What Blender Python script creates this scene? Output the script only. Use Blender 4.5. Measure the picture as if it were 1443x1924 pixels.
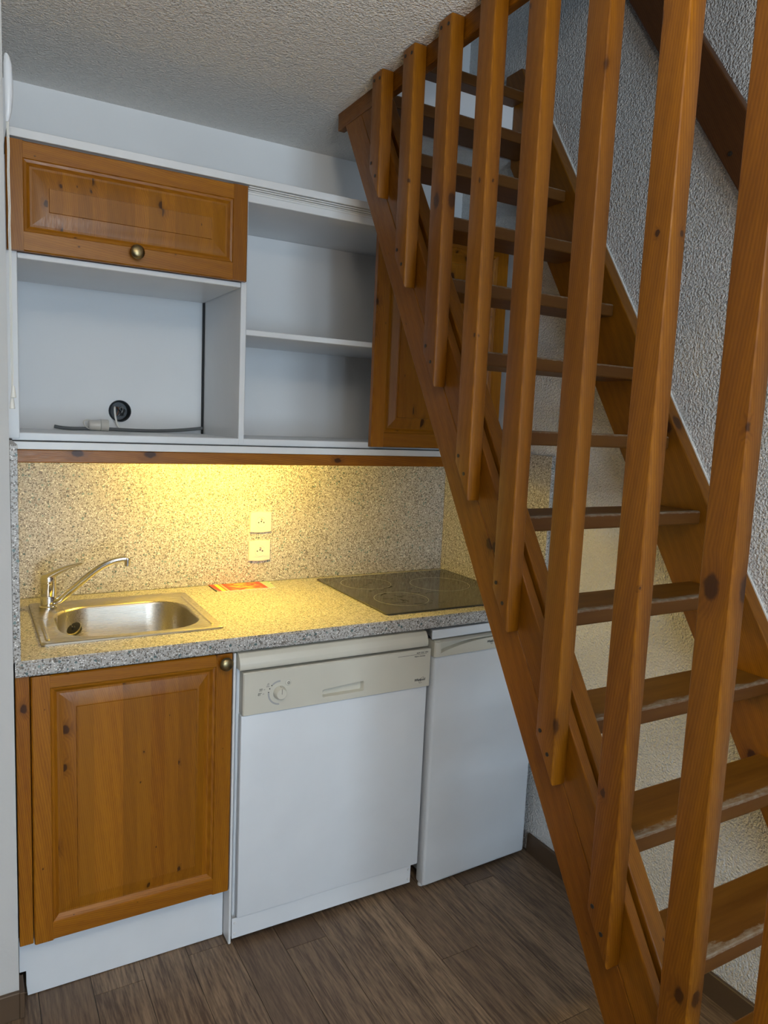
import bpy, bmesh, math, random
from mathutils import Matrix, Vector
random.seed(7)
for o in list(bpy.data.objects): bpy.data.objects.remove(o)
SC = bpy.context.scene
COL = SC.collection
EYE = 1.46          # camera height above the floor; heights below are written relative to it

# ------------------------------------------------------------------ camera
cam = bpy.data.cameras.new('camera'); camo = bpy.data.objects.new('camera', cam); COL.objects.link(camo)
R0 = (0.869652289, -0.491705005, 0.0439441)
R1 = (-0.022092945, -0.127691875, -0.991567792)
R2 = (0.49317015, 0.861348346, -0.121910743)
m = Matrix(((R0[0], -R1[0], -R2[0], 0), (R0[1], -R1[1], -R2[1], 0), (R0[2], -R1[2], -R2[2], EYE), (0, 0, 0, 1)))
camo.matrix_world = m
cam.sensor_fit = 'VERTICAL'; cam.sensor_height = 24.0
cam.lens = 1375.4775 / 1924 * 24.0
cam.clip_start = 0.02; cam.clip_end = 60
SC.camera = camo

# ------------------------------------------------------------------ world, window light, exposure
w = bpy.data.worlds.new('world'); SC.world = w; w.use_nodes = True
w.node_tree.nodes['Background'].inputs[0].default_value = (0.55, 0.70, 1.0, 1)
w.node_tree.nodes['Background'].inputs[1].default_value = 0.6

def area(name, loc, rot, sx, sy, power, color):
    l = bpy.data.lights.new(name, 'AREA'); l.shape = 'RECTANGLE'; l.size = sx; l.size_y = sy
    l.energy = power; l.color = color
    o = bpy.data.objects.new(name, l); o.location = loc; o.rotation_euler = rot; COL.objects.link(o)
    return o
# daylight entering through the balcony window behind the photographer, plus an added fill at a made-up loft window
area('daylight', (0.30, -3.30, 1.28), (math.radians(106), 0, 0), 1.3, 2.0, 112, (0.66, 0.84, 1.0))
area('loft_fill', (0.6, -3.30, 3.35), (math.radians(90), 0, 0), 1.4, 0.7, 5.0, (0.80, 0.90, 1.0))

# added uplight to brighten the ceiling, from a made-up floor lamp behind the photographer
area('ceiling_fill', (0.15, -0.40, 1.80), (math.radians(180), 0, 0), 0.22, 0.22, 62, (1.0, 0.92, 0.80))

vs = SC.view_settings
vs.view_transform = 'Standard'; vs.look = 'None'; vs.gamma = 1.0; vs.use_curve_mapping = False
vs.exposure = 0.0

# ------------------------------------------------------------------ materials
MATS = {}
class NT:
    def __init__(s, name):
        s.m = bpy.data.materials.new(name); s.m.use_nodes = True
        s.t = s.m.node_tree; s.b = s.t.nodes['Principled BSDF']
        MATS[name] = s.m
    def n(s, typ, **kw):
        nd = s.t.nodes.new(typ)
        for k, v in kw.items():
            if k.startswith('i_'):
                nd.inputs[int(k[2:]) if k[2:].isdigit() else k[2:]].default_value = v
            else: setattr(nd, k, v)
        return nd
    def l(s, a, b): s.t.links.new(a, b)
    def math(s, op, a, b=None, c=None, clamp=False):
        nd = s.n('ShaderNodeMath', operation=op); nd.use_clamp = clamp
        for i, v in enumerate((a, b, c)):
            if v is None: continue
            if isinstance(v, (int, float)): nd.inputs[i].default_value = v
            else: s.l(v, nd.inputs[i])
        return nd.outputs[0]
    def mix(s, f, a, b, mode='MIX'):
        nd = s.n('ShaderNodeMix', data_type='RGBA', blend_type=mode)
        if isinstance(f, (int, float)): nd.inputs[0].default_value = f
        else: s.l(f, nd.inputs[0])
        for i, v in ((6, a), (7, b)):
            if isinstance(v, tuple): nd.inputs[i].default_value = (*v[:3], 1)
            else: s.l(v, nd.inputs[i])
        return nd.outputs[2]
    def ramp(s, f, stops):
        nd = s.n('ShaderNodeValToRGB'); el = nd.color_ramp.elements
        while len(el) < len(stops): el.new(0.5)
        for e, (p, c) in zip(el, stops): e.position = p; e.color = (*c[:3], 1) if isinstance(c, tuple) else (c, c, c, 1)
        s.l(f, nd.inputs[0]); return nd.outputs[0]
    def mapr(s, f, a, b, c=0.0, d=1.0):
        nd = s.n('ShaderNodeMapRange'); nd.clamp = True
        s.l(f, nd.inputs[0])
        for i, v in ((1, a), (2, b), (3, c), (4, d)): nd.inputs[i].default_value = v
        return nd.outputs[0]
    def coords(s, scale=(1, 1, 1), rnd=True, kind='Object'):
        tc = s.n('ShaderNodeTexCoord'); v = tc.outputs[kind]
        if rnd:
            oi = s.n('ShaderNodeObjectInfo')
            ad = s.n('ShaderNodeVectorMath', operation='ADD')
            sc = s.n('ShaderNodeVectorMath', operation='SCALE'); sc.inputs[0].default_value = (13.1, 7.7, 5.3)
            s.l(oi.outputs['Random'], sc.inputs['Scale']); s.l(v, ad.inputs[0]); s.l(sc.outputs[0], ad.inputs[1]); v = ad.outputs[0]
        mu = s.n('ShaderNodeVectorMath', operation='MULTIPLY'); mu.inputs[1].default_value = scale
        s.l(v, mu.inputs[0]); return mu.outputs[0]
    def noise(s, vec, scale, detail=2, rough=0.5, dist=0.0):
        nd = s.n('ShaderNodeTexNoise'); nd.inputs['Scale'].default_value = scale; nd.inputs['Detail'].default_value = detail
        nd.inputs['Roughness'].default_value = rough; nd.inputs['Distortion'].default_value = dist
        s.l(vec, nd.inputs['Vector']); return nd.outputs[0]
    def bump(s, h, strength, dist):
        nd = s.n('ShaderNodeBump'); nd.inputs['Strength'].default_value = strength; nd.inputs['Distance'].default_value = dist
        s.l(h, nd.inputs['Height']); s.l(nd.outputs[0], s.b.inputs['Normal'])
    def set(s, **kw):
        for k, v in kw.items():
            k = {'col': 'Base Color', 'rough': 'Roughness', 'metal': 'Metallic', 'spec': 'Specular IOR Level', 'coat': 'Coat Weight', 'coatr': 'Coat Roughness'}[k]
            if isinstance(v, tuple): s.b.inputs[k].default_value = (*v[:3], 1)
            elif isinstance(v, (int, float)): s.b.inputs[k].default_value = v
            else: s.l(v, s.b.inputs[k])

def plain(name, col, rough=0.5, metal=0.0, **kw):
    a = NT(name); a.set(col=col, rough=rough, metal=metal, **kw)
    v = a.coords((1, 1, 1)); f = a.noise(v, 9, 3)
    c = a.mix(a.mapr(f, 0.3, 0.7, 0.0, 0.10), col, tuple(x * 0.6 for x in col)); a.set(col=c)
    return a.m

def wood(name, axis, c1, c2, cdark, rough=0.35, knots=1.0, stave=None, coat=0.04, vary=0.3, kden=6.5):
    """varnished pine; grain along `axis`"""
    a = NT(name)
    st = {'x': (0.10, 1, 1), 'y': (1, 0.10, 1), 'z': (1, 1, 0.10)}[axis]
    tc = a.n('ShaderNodeTexCoord'); obj = tc.outputs['Object']
    oi = a.n('ShaderNodeObjectInfo')
    base = a.coords((1, 1, 1))
    stv = None
    if stave:
        sx = a.n('ShaderNodeSeparateXYZ'); a.l(obj, sx.inputs[0])
        src = sx.outputs[stave[0]]
        fl = a.math('FLOOR', a.math('MULTIPLY', src, 1.0 / stave[1]))
        wn = a.n('ShaderNodeTexWhiteNoise', noise_dimensions='1D')
        a.l(a.math('ADD', fl, a.math('MULTIPLY', oi.outputs['Random'], 91.0)), wn.inputs['W'])
        stv = wn.outputs['Value']
        ad = a.n('ShaderNodeVectorMath', operation='ADD'); sc = a.n('ShaderNodeVectorMath', operation='SCALE')
        sc.inputs[0].default_value = (3.7, 5.1, 4.3); a.l(stv, sc.inputs['Scale'])
        a.l(base, ad.inputs[0]); a.l(sc.outputs[0], ad.inputs[1]); base = ad.outputs[0]
    mu = a.n('ShaderNodeVectorMath', operation='MULTIPLY'); mu.inputs[1].default_value = st; a.l(base, mu.inputs[0]); v = mu.outputs[0]
    # knots
    sk = a.n('ShaderNodeSeparateXYZ'); a.l(base, sk.inputs[0]); kx_, ky_, kz_ = sk.outputs
    across, along = {'x': ((ky_, kz_), kx_), 'y': ((kx_, kz_), ky_), 'z': ((kx_, ky_), kz_)}[axis]
    cb = a.n('ShaderNodeCombineXYZ'); a.l(a.math('ADD', across[0], across[1]), cb.inputs[0]); a.l(a.math('MULTIPLY', along, 0.62), cb.inputs[1])
    vo = a.n('ShaderNodeTexVoronoi', voronoi_dimensions='2D'); vo.inputs['Scale'].default_value = kden; a.l(cb.outputs[0], vo.inputs['Vector'])
    sepc = a.n('ShaderNodeSeparateColor'); a.l(vo.outputs['Color'], sepc.inputs[0])
    sel = a.math('ADD', a.math('MULTIPLY', a.math('POWER', sepc.outputs[0], 3.5), 0.62), 0.05)
    wob = a.noise(base, 90, 2)
    d = a.math('ADD', vo.outputs['Distance'], a.math('MULTIPLY', a.math('SUBTRACT', wob, 0.5), 0.05))
    rad = a.math('MULTIPLY', sel, 0.16 * knots)
    kn = a.math('SUBTRACT', 1.0, a.mapr(a.math('DIVIDE', d, rad), 0.75, 1.1), clamp=True)
    halo = a.math('SUBTRACT', 1.0, a.mapr(a.math('DIVIDE', d, rad), 0.8, 2.6), clamp=True)
    # growth rings, bent around knots
    bend = a.noise(v, 5.0, 3, 0.55, 0.4)
    ph = a.math('ADD', a.math('MULTIPLY', bend, 10.0), a.math('MULTIPLY', halo, 1.6))
    sepv = a.n('ShaderNodeSeparateXYZ'); a.l(v, sepv.inputs[0])
    ac = a.math('ADD', a.math('ADD', sepv.outputs[0], sepv.outputs[1]), sepv.outputs[2])
    s1 = a.math('SINE', a.math('ADD', a.math('MULTIPLY', ac, 260.0), a.math('MULTIPLY', ph, 2.6)))
    rings = a.mapr(s1, -1.0, 1.0)
    s2 = a.math('SINE', a.math('ADD', a.math('MULTIPLY', ac, 1300.0), a.math('MULTIPLY', ph, 7.0)))
    rings = a.math('ADD', a.math('MULTIPLY', rings, 0.35), a.math('MULTIPLY', a.mapr(s2, -1.0, 1.0), 0.65))
    fine = a.noise(v, 320, 2, 0.6)
    broad = a.noise(v, 6.5, 2, 0.5)
    f = a.math('ADD', a.math('MULTIPLY', rings, 0.24), a.math('ADD', a.math('MULTIPLY', fine, 0.30), a.math('MULTIPLY', broad, 0.72)))
    c = a.mix(a.mapr(f, 0.42, 0.80), c1, c2)
    if stv is not None:
        c = a.mix(a.mapr(stv, 0, 1, 0.0, 0.45), c, c2, 'MULTIPLY') if False else a.mix(a.mapr(stv, 0.0, 1.0, 0.0, 0.55), c, tuple(x * 0.55 for x in c1))
    else:
        c = a.mix(a.mapr(oi.outputs['Random'], 0, 1, 0.0, vary), c, tuple(x * 0.6 for x in c1))
    c = a.mix(a.math('MULTIPLY', halo, 0.40), c, tuple(x * 1.0 for x in cdark))
    c = a.mix(a.math('MULTIPLY', kn, 0.85), c, tuple(x * 0.38 for x in cdark))
    a.set(col=c, rough=a.mapr(fine, 0.3, 0.7, rough - 0.05, rough + 0.1), coat=coat, coatr=0.25, spec=0.28)
    a.bump(a.math('ADD', a.math('MULTIPLY', fine, 0.5), a.math('MULTIPLY', kn, -0.6)), 0.12, 0.001)
    return a.m

PC1, PC2, PCD = (0.270, 0.099, 0.003), (0.150, 0.047, 0.001), (0.080, 0.021, 0.0015)
DC1, DC2 = (0.37, 0.138, 0.006), (0.215, 0.066, 0.0025)
for ax in 'xyz':
    wood('stair_pine_' + ax, ax, PC1, PC2, PCD, rough=0.40, knots=0.95, kden=7.0)
    wood('door_pine_' + ax, ax, DC1, DC2, PCD, rough=0.33, knots=0.9, kden=9.0)
wood('door_panel_pine', 'z', DC1, DC2, PCD, rough=0.33, knots=1.0, stave=(0, 0.034), kden=11.0)
wood('dark_rail_pine', 'z', (0.13, 0.048, 0.012), (0.085, 0.030, 0.008), (0.04, 0.012, 0.004), rough=0.45, knots=0.6)

def tread_mat():
    a = NT('tread_pine')
    v = a.coords((0.08, 1, 1))
    f = a.math('ADD', a.math('MULTIPLY', a.noise(v, 45, 3, 0.6), 0.6), a.math('MULTIPLY', a.noise(v, 8, 2), 0.5))
    c = a.mix(a.mapr(f, 0.35, 0.75), (0.185, 0.082, 0.010), (0.095, 0.034, 0.003))
    tc = a.n('ShaderNodeTexCoord'); sp = a.n('ShaderNodeSeparateXYZ'); a.l(tc.outputs['Object'], sp.inputs[0])
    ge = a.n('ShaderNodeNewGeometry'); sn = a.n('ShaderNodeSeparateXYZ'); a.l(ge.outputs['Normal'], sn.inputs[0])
    # worn varnish along the nosing (y is about -0.065 there)
    wv = a.coords((0.35, 1, 1)); wn = a.noise(wv, 46, 5, 0.75)
    edge = a.mapr(sp.outputs[1], -0.066, -0.026, 1.0, 0.0)
    up = a.mapr(sn.outputs[2], 0.2, 0.6)
    wear = a.math('MULTIPLY', a.mapr(a.math('ADD', a.math('MULTIPLY', edge, 0.62), a.math('MULTIPLY', wn, 0.95)), 0.80, 0.90), up)
    arris = a.math('MULTIPLY', a.mapr(a.math('ADD', sp.outputs[2], a.math('MULTIPLY', a.mapr(sp.outputs[1], -0.0645, -0.062, 1, 0), 0.5)), 0.511, 0.514), a.mapr(a.noise(a.coords((1, 1, 1)), 90, 3), 0.52, 0.58))
    wr = a.math('MAXIMUM', wear, a.math('MULTIPLY', arris, 0.8))
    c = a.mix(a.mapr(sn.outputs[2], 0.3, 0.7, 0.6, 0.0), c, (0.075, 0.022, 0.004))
    c = a.mix(a.math('MULTIPLY', wr, a.mapr(a.noise(wv, 120, 3, 0.7), 0.35, 0.65, 0.25, 0.9)), c, (0.27, 0.235, 0.185))
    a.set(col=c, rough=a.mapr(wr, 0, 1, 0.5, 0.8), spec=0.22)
    a.bump(a.math('SUBTRACT', f, a.math('MULTIPLY', wr, 0.4)), 0.25, 0.001)
tread_mat()

def floor_mat():
    a = NT('vinyl_plank')
    v = a.coords((1, 0.06, 1)); oi = a.n('ShaderNodeObjectInfo')
    f = a.math('ADD', a.math('MULTIPLY', a.noise(v, 190, 3, 0.7), 0.68), a.math('MULTIPLY', a.noise(v, 28, 4, 0.65, 0.6), 0.37))
    c = a.mix(a.mapr(f, 0.42, 0.66), (0.085, 0.053, 0.032), (0.34, 0.235, 0.148))
    c = a.mix(a.mapr(oi.outputs['Random'], 0, 1, 0.0, 0.75), c, (0.085, 0.052, 0.033))
    a.set(col=c, rough=a.mapr(f, 0.3, 0.7, 0.42, 0.58)); a.bump(f, 0.2, 0.0008)
floor_mat()

def plaster(name, col, scale, strength, dist, dirt=0.05):
    a = NT(name); v = a.coords((1, 1, 1), rnd=False)
    h = a.math('ADD', a.noise(v, scale, 1.5, 0.5), a.math('MULTIPLY', a.noise(v, scale * 2.1, 1), 0.35))
    g = a.noise(v, 3, 3)
    c = a.mix(a.mapr(g, 0.4, 0.75, 0, dirt), col, tuple(x * 0.6 for x in col))
    a.set(col=c, rough=0.85, spec=0.25); a.bump(h, strength, dist)
plaster('stucco_wall', (0.82, 0.81, 0.79), 165, 1.0, 0.012)
plaster('stucco_ceiling', (0.82, 0.80, 0.77), 165, 0.9, 0.008)
plaster('smooth_wall', (0.76, 0.77, 0.78), 60, 0.12, 0.001, 0.12)
plaster('room_paint', (0.36, 0.33, 0.29), 70, 0.1, 0.001)
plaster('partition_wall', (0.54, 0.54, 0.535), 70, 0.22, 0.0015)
plaster('slab_edge', (0.80, 0.81, 0.83), 40, 0.08, 0.001)

def granite():
    a = NT('speckled_laminate'); v = a.coords((1, 1, 1), rnd=False)
    wv = a.n('ShaderNodeVectorMath', operation='ADD')
    nz = a.n('ShaderNodeTexNoise'); nz.inputs['Scale'].default_value = 160; a.l(v, nz.inputs['Vector'])
    sc = a.n('ShaderNodeVectorMath', operation='SCALE'); sc.inputs['Scale'].default_value = 0.006; a.l(nz.outputs['Color'], sc.inputs[0])
    a.l(v, wv.inputs[0]); a.l(sc.outputs[0], wv.inputs[1]); v2 = wv.outputs[0]
    def chips(scale, thr, size):
        vo = a.n('ShaderNodeTexVoronoi'); vo.inputs['Scale'].default_value = scale; a.l(v2, vo.inputs['Vector'])
        sp = a.n('ShaderNodeSeparateColor'); a.l(vo.outputs['Color'], sp.inputs[0])
        pick = a.mapr(sp.outputs[0], thr, thr + 0.01)
        dd = a.mapr(vo.outputs['Distance'], size * 0.85, size, 1.0, 0.0)
        return a.math('MULTIPLY', pick, dd), sp.outputs[1]
    f0 = a.noise(v, 330, 2, 0.6)
    c = a.mix(a.mapr(f0, 0.42, 0.58), (0.50, 0.487, 0.465), (0.37, 0.352, 0.33))
    m1, r1 = chips(260, 0.50, 0.55); c = a.mix(m1, c, a.mix(r1, (0.13, 0.112, 0.09), (0.25, 0.21, 0.17)))
    m2, r2 = chips(190, 0.82, 0.48); c = a.mix(m2, c, a.mix(r2, (0.055, 0.06, 0.065), (0.16, 0.14, 0.12)))
    m3, r3 = chips(115, 0.87, 0.42); c = a.mix(m3, c, a.mix(r3, (0.055, 0.10, 0.105), (0.20, 0.28, 0.27)))
    m4, r4 = chips(270, 0.85, 0.5); c = a.mix(m4, c, (0.80, 0.79, 0.76))
    a.set(col=c, rough=0.38, spec=0.4)
granite()

plain('white_melamine', (0.72, 0.73, 0.74), 0.35)
plain('white_enamel', (0.70, 0.735, 0.78), 0.28)
plain('cream_plastic', (0.60, 0.58, 0.50), 0.38)
plain('socket_plastic', (0.64, 0.62, 0.57), 0.3)
plain('white_cord', (0.78, 0.77, 0.72), 0.6)
plain('black_rubber', (0.012, 0.012, 0.013), 0.6)
plain('gap_shade', (0.02, 0.02, 0.022), 0.8)
plain('ink', (0.02, 0.02, 0.022), 0.5)
plain('grey_print', (0.38, 0.38, 0.38), 0.45)
plain('grey_conduit', (0.11, 0.12, 0.125), 0.5)
plain('box_blue_black', (0.018, 0.022, 0.028), 0.4)
plain('screw_dark', (0.03, 0.022, 0.015), 0.45, 0.3)
plain('skirting_brown', (0.095, 0.058, 0.032), 0.5)
plain('dark_subfloor', (0.06, 0.06, 0.062), 0.6)  # subfloor colour that shows in the joints between planks
plain('rail_plastic', (0.70, 0.70, 0.69), 0.4)
plain('copper_wire', (0.20, 0.09, 0.05), 0.5)
plain('ring_print', (0.50, 0.50, 0.46), 0.4)

def metals():
    a = NT('brushed_steel'); v = a.coords((1, 60, 60), rnd=False); f = a.noise(v, 14, 2)
    a.set(col=(0.50, 0.47, 0.42), metal=1.0, rough=a.mapr(f, 0.3, 0.7, 0.24, 0.36)); a.bump(f, 0.04, 0.0005)
    a = NT('chrome'); a.set(col=(0.72, 0.72, 0.73), metal=1.0, rough=a.mapr(a.noise(a.coords(), 30, 2), 0.3, 0.7, 0.05, 0.09))
    a = NT('antique_brass'); f = a.noise(a.coords(), 90, 3)
    a.set(col=a.mix(a.mapr(f, 0.35, 0.65), (0.36, 0.27, 0.13), (0.20, 0.16, 0.09)), metal=1.0, rough=0.34)
metals()

def hob_mat():
    a = NT('hob_glass'); v = a.coords((1, 1, 1), rnd=False)
    sm = a.noise(v, 16, 5, 0.75, 1.6); sp = a.n('ShaderNodeTexCoord')
    s2 = a.n('ShaderNodeSeparateXYZ'); a.l(sp.outputs['Object'], s2.inputs[0])
    # burnt-on food marks around the left front burner and the middle of the plate
    dx = a.math('ADD', s2.outputs[0], 0.10); dy = a.math('ADD', s2.outputs[1], 0.03)
    r = a.math('SQRT', a.math('ADD', a.math('MULTIPLY', dx, dx), a.math('MULTIPLY', a.math('MULTIPLY', dy, dy), 0.6)))
    zone = a.mapr(r, 0.05, 0.19, 1.0, 0.0)
    st = a.math('MULTIPLY', a.mapr(sm, 0.565, 0.62), zone)
    c = a.mix(st, (0.034, 0.030, 0.018), (0.006, 0.006, 0.006))
    film = a.noise(v, 5, 3)
    c = a.mix(a.mapr(film, 0.3, 0.7, 0.3, 1.0), c, a.mix(st, (0.060, 0.055, 0.042), (0.005, 0.005, 0.005)))
    a.set(col=c, rough=a.mapr(st, 0, 1, 0.10, 0.75), spec=a.mapr(st, 0, 1, 0.62, 0.2))
hob_mat()

def brochure_mat():
    a = NT('brochure_print'); tc = a.n('ShaderNodeTexCoord'); sp = a.n('ShaderNodeSeparateXYZ'); a.l(tc.outputs['Object'], sp.inputs[0])
    x, y = sp.outputs[0], sp.outputs[1]
    u = a.mapr(x, -0.1, 0.1); vv = a.mapr(y, -0.05, 0.05)
    nz = a.noise(a.coords((1, 2.2, 1), rnd=False), 26, 2, 0.5, 1.0)
    yel = a.math('MULTIPLY', a.mapr(nz, 0.42, 0.56), a.math('MULTIPLY', a.mapr(u, 0.22, 0.36), a.mapr(u, 0.72, 0.80, 1, 0)))
    c = a.mix(yel, (0.72, 0.035, 0.012), (0.90, 0.55, 0.06))
    bar = a.math('MULTIPLY', a.mapr(u, 0.055, 0.06), a.mapr(u, 0.125, 0.13, 1, 0)); c = a.mix(bar, c, (0.92, 0.70, 0.05))
    bar = a.math('MULTIPLY', a.mapr(u, 0.15, 0.155), a.mapr(u, 0.185, 0.19, 1, 0)); c = a.mix(bar, c, (0.55, 0.48, 0.18))
    gr = a.mapr(u, 0.86, 0.865); c = a.mix(gr, c, (0.10, 0.32, 0.10))
    sw = a.math('MULTIPLY', gr, a.mapr(a.math('SINE', a.math('MULTIPLY', a.math('ADD', u, a.math('MULTIPLY', vv, 0.12)), 170)), 0.0, 0.3)); c = a.mix(sw, c, (0.80, 0.80, 0.70))
    a.set(col=c, rough=0.35)
brochure_mat()

def glassm():
    a = NT('window_glass'); t = a.n('ShaderNodeBsdfTransparent'); g = a.n('ShaderNodeBsdfGlossy'); g.inputs['Roughness'].default_value = 0.02
    mx = a.n('ShaderNodeMixShader'); mx.inputs[0].default_value = 0.06
    a.l(t.outputs[0], mx.inputs[1]); a.l(g.outputs[0], mx.inputs[2])
    a.l(mx.outputs[0], a.t.nodes['Material Output'].inputs[0])
glassm()
a = NT('lit_tube'); a.b.inputs['Emission Color'].default_value = (1.0, 0.68, 0.085, 1); a.b.inputs['Emission Strength'].default_value = 268.0

# ------------------------------------------------------------------ mesh helpers (heights relative to the eye)
def BM(): return bmesh.new()
def box(bm, x0, x1, y0, y1, z0, z1, bev=0.0, seg=2):
    b2 = bmesh.new()
    bmesh.ops.create_cube(b2, size=1.0)
    for v in b2.verts:
        v.co = Vector(((x0 + x1) / 2 + v.co.x * (x1 - x0), (y0 + y1) / 2 + v.co.y * (y1 - y0), (z0 + z1) / 2 + v.co.z * (z1 - z0)))
    if bev > 0: bmesh.ops.bevel(b2, geom=b2.edges[:], offset=bev, segments=seg, affect='EDGES', profile=0.5)
    join(bm, b2)
def join(bm, b2):
    me = bpy.data.meshes.new('tmp'); b2.to_mesh(me); b2.free(); bm.from_mesh(me); bpy.data.meshes.remove(me)
def prism(bm, pts, a0, a1, plane='yz', bev=0.0, seg=2):
    """extrude a polygon: plane yz -> along x, xz -> along y, xy -> along z"""
    b2 = bmesh.new()
    def P(p, t):
        return {'yz': (t, p[0], p[1]), 'xz': (p[0], t, p[1]), 'xy': (p[0], p[1], t)}[plane]
    A = [b2.verts.new(P(p, a0)) for p in pts]; B = [b2.verts.new(P(p, a1)) for p in pts]
    b2.faces.new(A[::-1]); b2.faces.new(B); n = len(pts)
    for i in range(n): b2.faces.new((A[i], A[(i + 1) % n], B[(i + 1) % n], B[i]))
    bmesh.ops.recalc_face_normals(b2, faces=b2.faces[:])
    if bev > 0: bmesh.ops.bevel(b2, geom=b2.edges[:], offset=bev, segments=seg, affect='EDGES', profile=0.5)
    join(bm, b2)
def lathe(bm, prof, c, axis='z', n=24, rot=None):
    b2 = bmesh.new(); rings = []
    for r, h in prof:
        rings.append([b2.verts.new((max(r, 1e-5) * math.cos(2 * math.pi * i / n), max(r, 1e-5) * math.sin(2 * math.pi * i / n), h)) for i in range(n)])
    for a_, b_ in zip(rings, rings[1:]):
        for i in range(n): b2.faces.new((a_[i], a_[(i + 1) % n], b_[(i + 1) % n], b_[i]))
    b2.faces.new(rings[0][::-1]); b2.faces.new(rings[-1])
    M = {'z': Matrix.Identity(3), 'y': Matrix.Rotation(math.pi / 2, 3, 'X'), 'x': Matrix.Rotation(math.pi / 2, 3, 'Y')}[axis]
    if rot is not None: M = rot
    for v in b2.verts: v.co = M @ v.co + Vector(c)
    bmesh.ops.remove_doubles(b2, verts=b2.verts[:], dist=2e-5)
    bmesh.ops.recalc_face_normals(b2, faces=b2.faces[:]); join(bm, b2)
def tube(bm, pts, r, n=10):
    b2 = bmesh.new(); pts = [Vector(p) for p in pts]; rings = []
    rr = r if isinstance(r, (list, tuple)) else [r] * len(pts)
    up = Vector((0.13, 0.21, 0.97))
    for i, p in enumerate(pts):
        t = (pts[min(i + 1, len(pts) - 1)] - pts[max(i - 1, 0)]).normalized()
        s_ = t.cross(up)
        if s_.length < 0.1: s_ = t.cross(Vector((1, 0, 0)))
        s_.normalize(); q = s_.cross(t).normalized()
        rings.append([b2.verts.new(p + rr[i] * (math.cos(2 * math.pi * k / n) * s_ + math.sin(2 * math.pi * k / n) * q)) for k in range(n)])
    for a_, b_ in zip(rings, rings[1:]):
        for i in range(n): b2.faces.new((a_[i], a_[(i + 1) % n], b_[(i + 1) % n], b_[i]))
    b2.faces.new(rings[0][::-1]); b2.faces.new(rings[-1])
    bmesh.ops.recalc_face_normals(b2, faces=b2.faces[:]); join(bm, b2)
def bez(p0, p1, p2, p3, n=12):
    p0, p1, p2, p3 = map(Vector, (p0, p1, p2, p3)); out = []
    for i in range(n + 1):
        t = i / n; out.append((1 - t) ** 3 * p0 + 3 * t * (1 - t) ** 2 * p1 + 3 * t * t * (1 - t) * p2 + t ** 3 * p3)
    return out
def rrect(x0, x1, y0, y1, r, n=6):
    out = []
    r = min(r, (x1 - x0) / 2 - 1e-4, (y1 - y0) / 2 - 1e-4)
    for cx, cy, a0 in ((x1 - r, y1 - r, 0), (x0 + r, y1 - r, 90), (x0 + r, y0 + r, 180), (x1 - r, y0 + r, 270)):
        for k in range(n + 1):
            t = math.radians(a0 + 90 * k / n); out.append((cx + r * math.cos(t), cy + r * math.sin(t)))
    return out
def loops(bm, ls, close=(False, True)):
    b2 = bmesh.new(); V = [[b2.verts.new(p) for p in l_] for l_ in ls]; n = len(V[0])
    for a_, b_ in zip(V, V[1:]):
        for i in range(n): b2.faces.new((a_[i], a_[(i + 1) % n], b_[(i + 1) % n], b_[i]))
    if close[0]: b2.faces.new(V[0][::-1])
    if close[1]: b2.faces.new(V[-1])
    join(bm, b2)

def mk(name, bm, mat, parent=None, smooth=35, M=None, label=None, round_=False):
    """one mesh object, origin at its middle; M: optional rotation kept on the object (so the grain follows it)"""
    if smooth and any(k in mat for k in ('pine', 'melamine', 'enamel', 'laminate')) and smooth > 18 and not round_: smooth = 18
    bmesh.ops.remove_doubles(bm, verts=bm.verts[:], dist=1e-6) if smooth else None
    if M is not None:
        Mi = M.inverted()
        for v in bm.verts: v.co = Mi @ v.co
    lo = Vector([min(v.co[i] for v in bm.verts) for i in range(3)]); hi = Vector([max(v.co[i] for v in bm.verts) for i in range(3)])
    c = (lo + hi) / 2
    for v in bm.verts: v.co -= c
    me = bpy.data.meshes.new(name); bm.to_mesh(me); bm.free()
    me.materials.append(MATS[mat])
    if smooth:
        for p in me.polygons: p.use_smooth = True
        me.set_sharp_from_angle(angle=math.radians(smooth))
    o = bpy.data.objects.new(name, me); COL.objects.link(o)
    wc = (M @ c if M is not None else c) + Vector((0, 0, EYE))
    if M is not None: o.rotation_euler = M.to_euler()
    if parent is not None:
        o.parent = parent; wc = wc - WORLD[parent.name]
    o.location = wc
    WORLD[o.name] = wc + (WORLD[parent.name] if parent is not None else Vector())
    if label: o['label'] = label
    return o
WORLD = {}
def thing(name, label, cat, loc, group=None):
    o = bpy.data.objects.new(name, None); COL.objects.link(o)
    L = Vector((loc[0], loc[1], loc[2] + EYE)); o.location = L; WORLD[o.name] = L
    o.empty_display_size = 0.05
    o['label'] = label; o['category'] = cat
    if group: o['group'] = group
    return o
def tag(o, label, cat, group=None):
    o['label'] = label; o['category'] = cat
    if group: o['group'] = group
    return o
def struct(name, bm, mat, parent=None, smooth=35):
    o = mk(name, bm, mat, parent, smooth)
    if parent is None: o['kind'] = 'structure'
    return o
def bx(name, a, mat, parent=None, bev=0.0015, seg=1, **kw):
    bm = BM(); box(bm, *a, bev=bev, seg=seg); return mk(name, bm, mat, parent, **kw)
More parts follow.
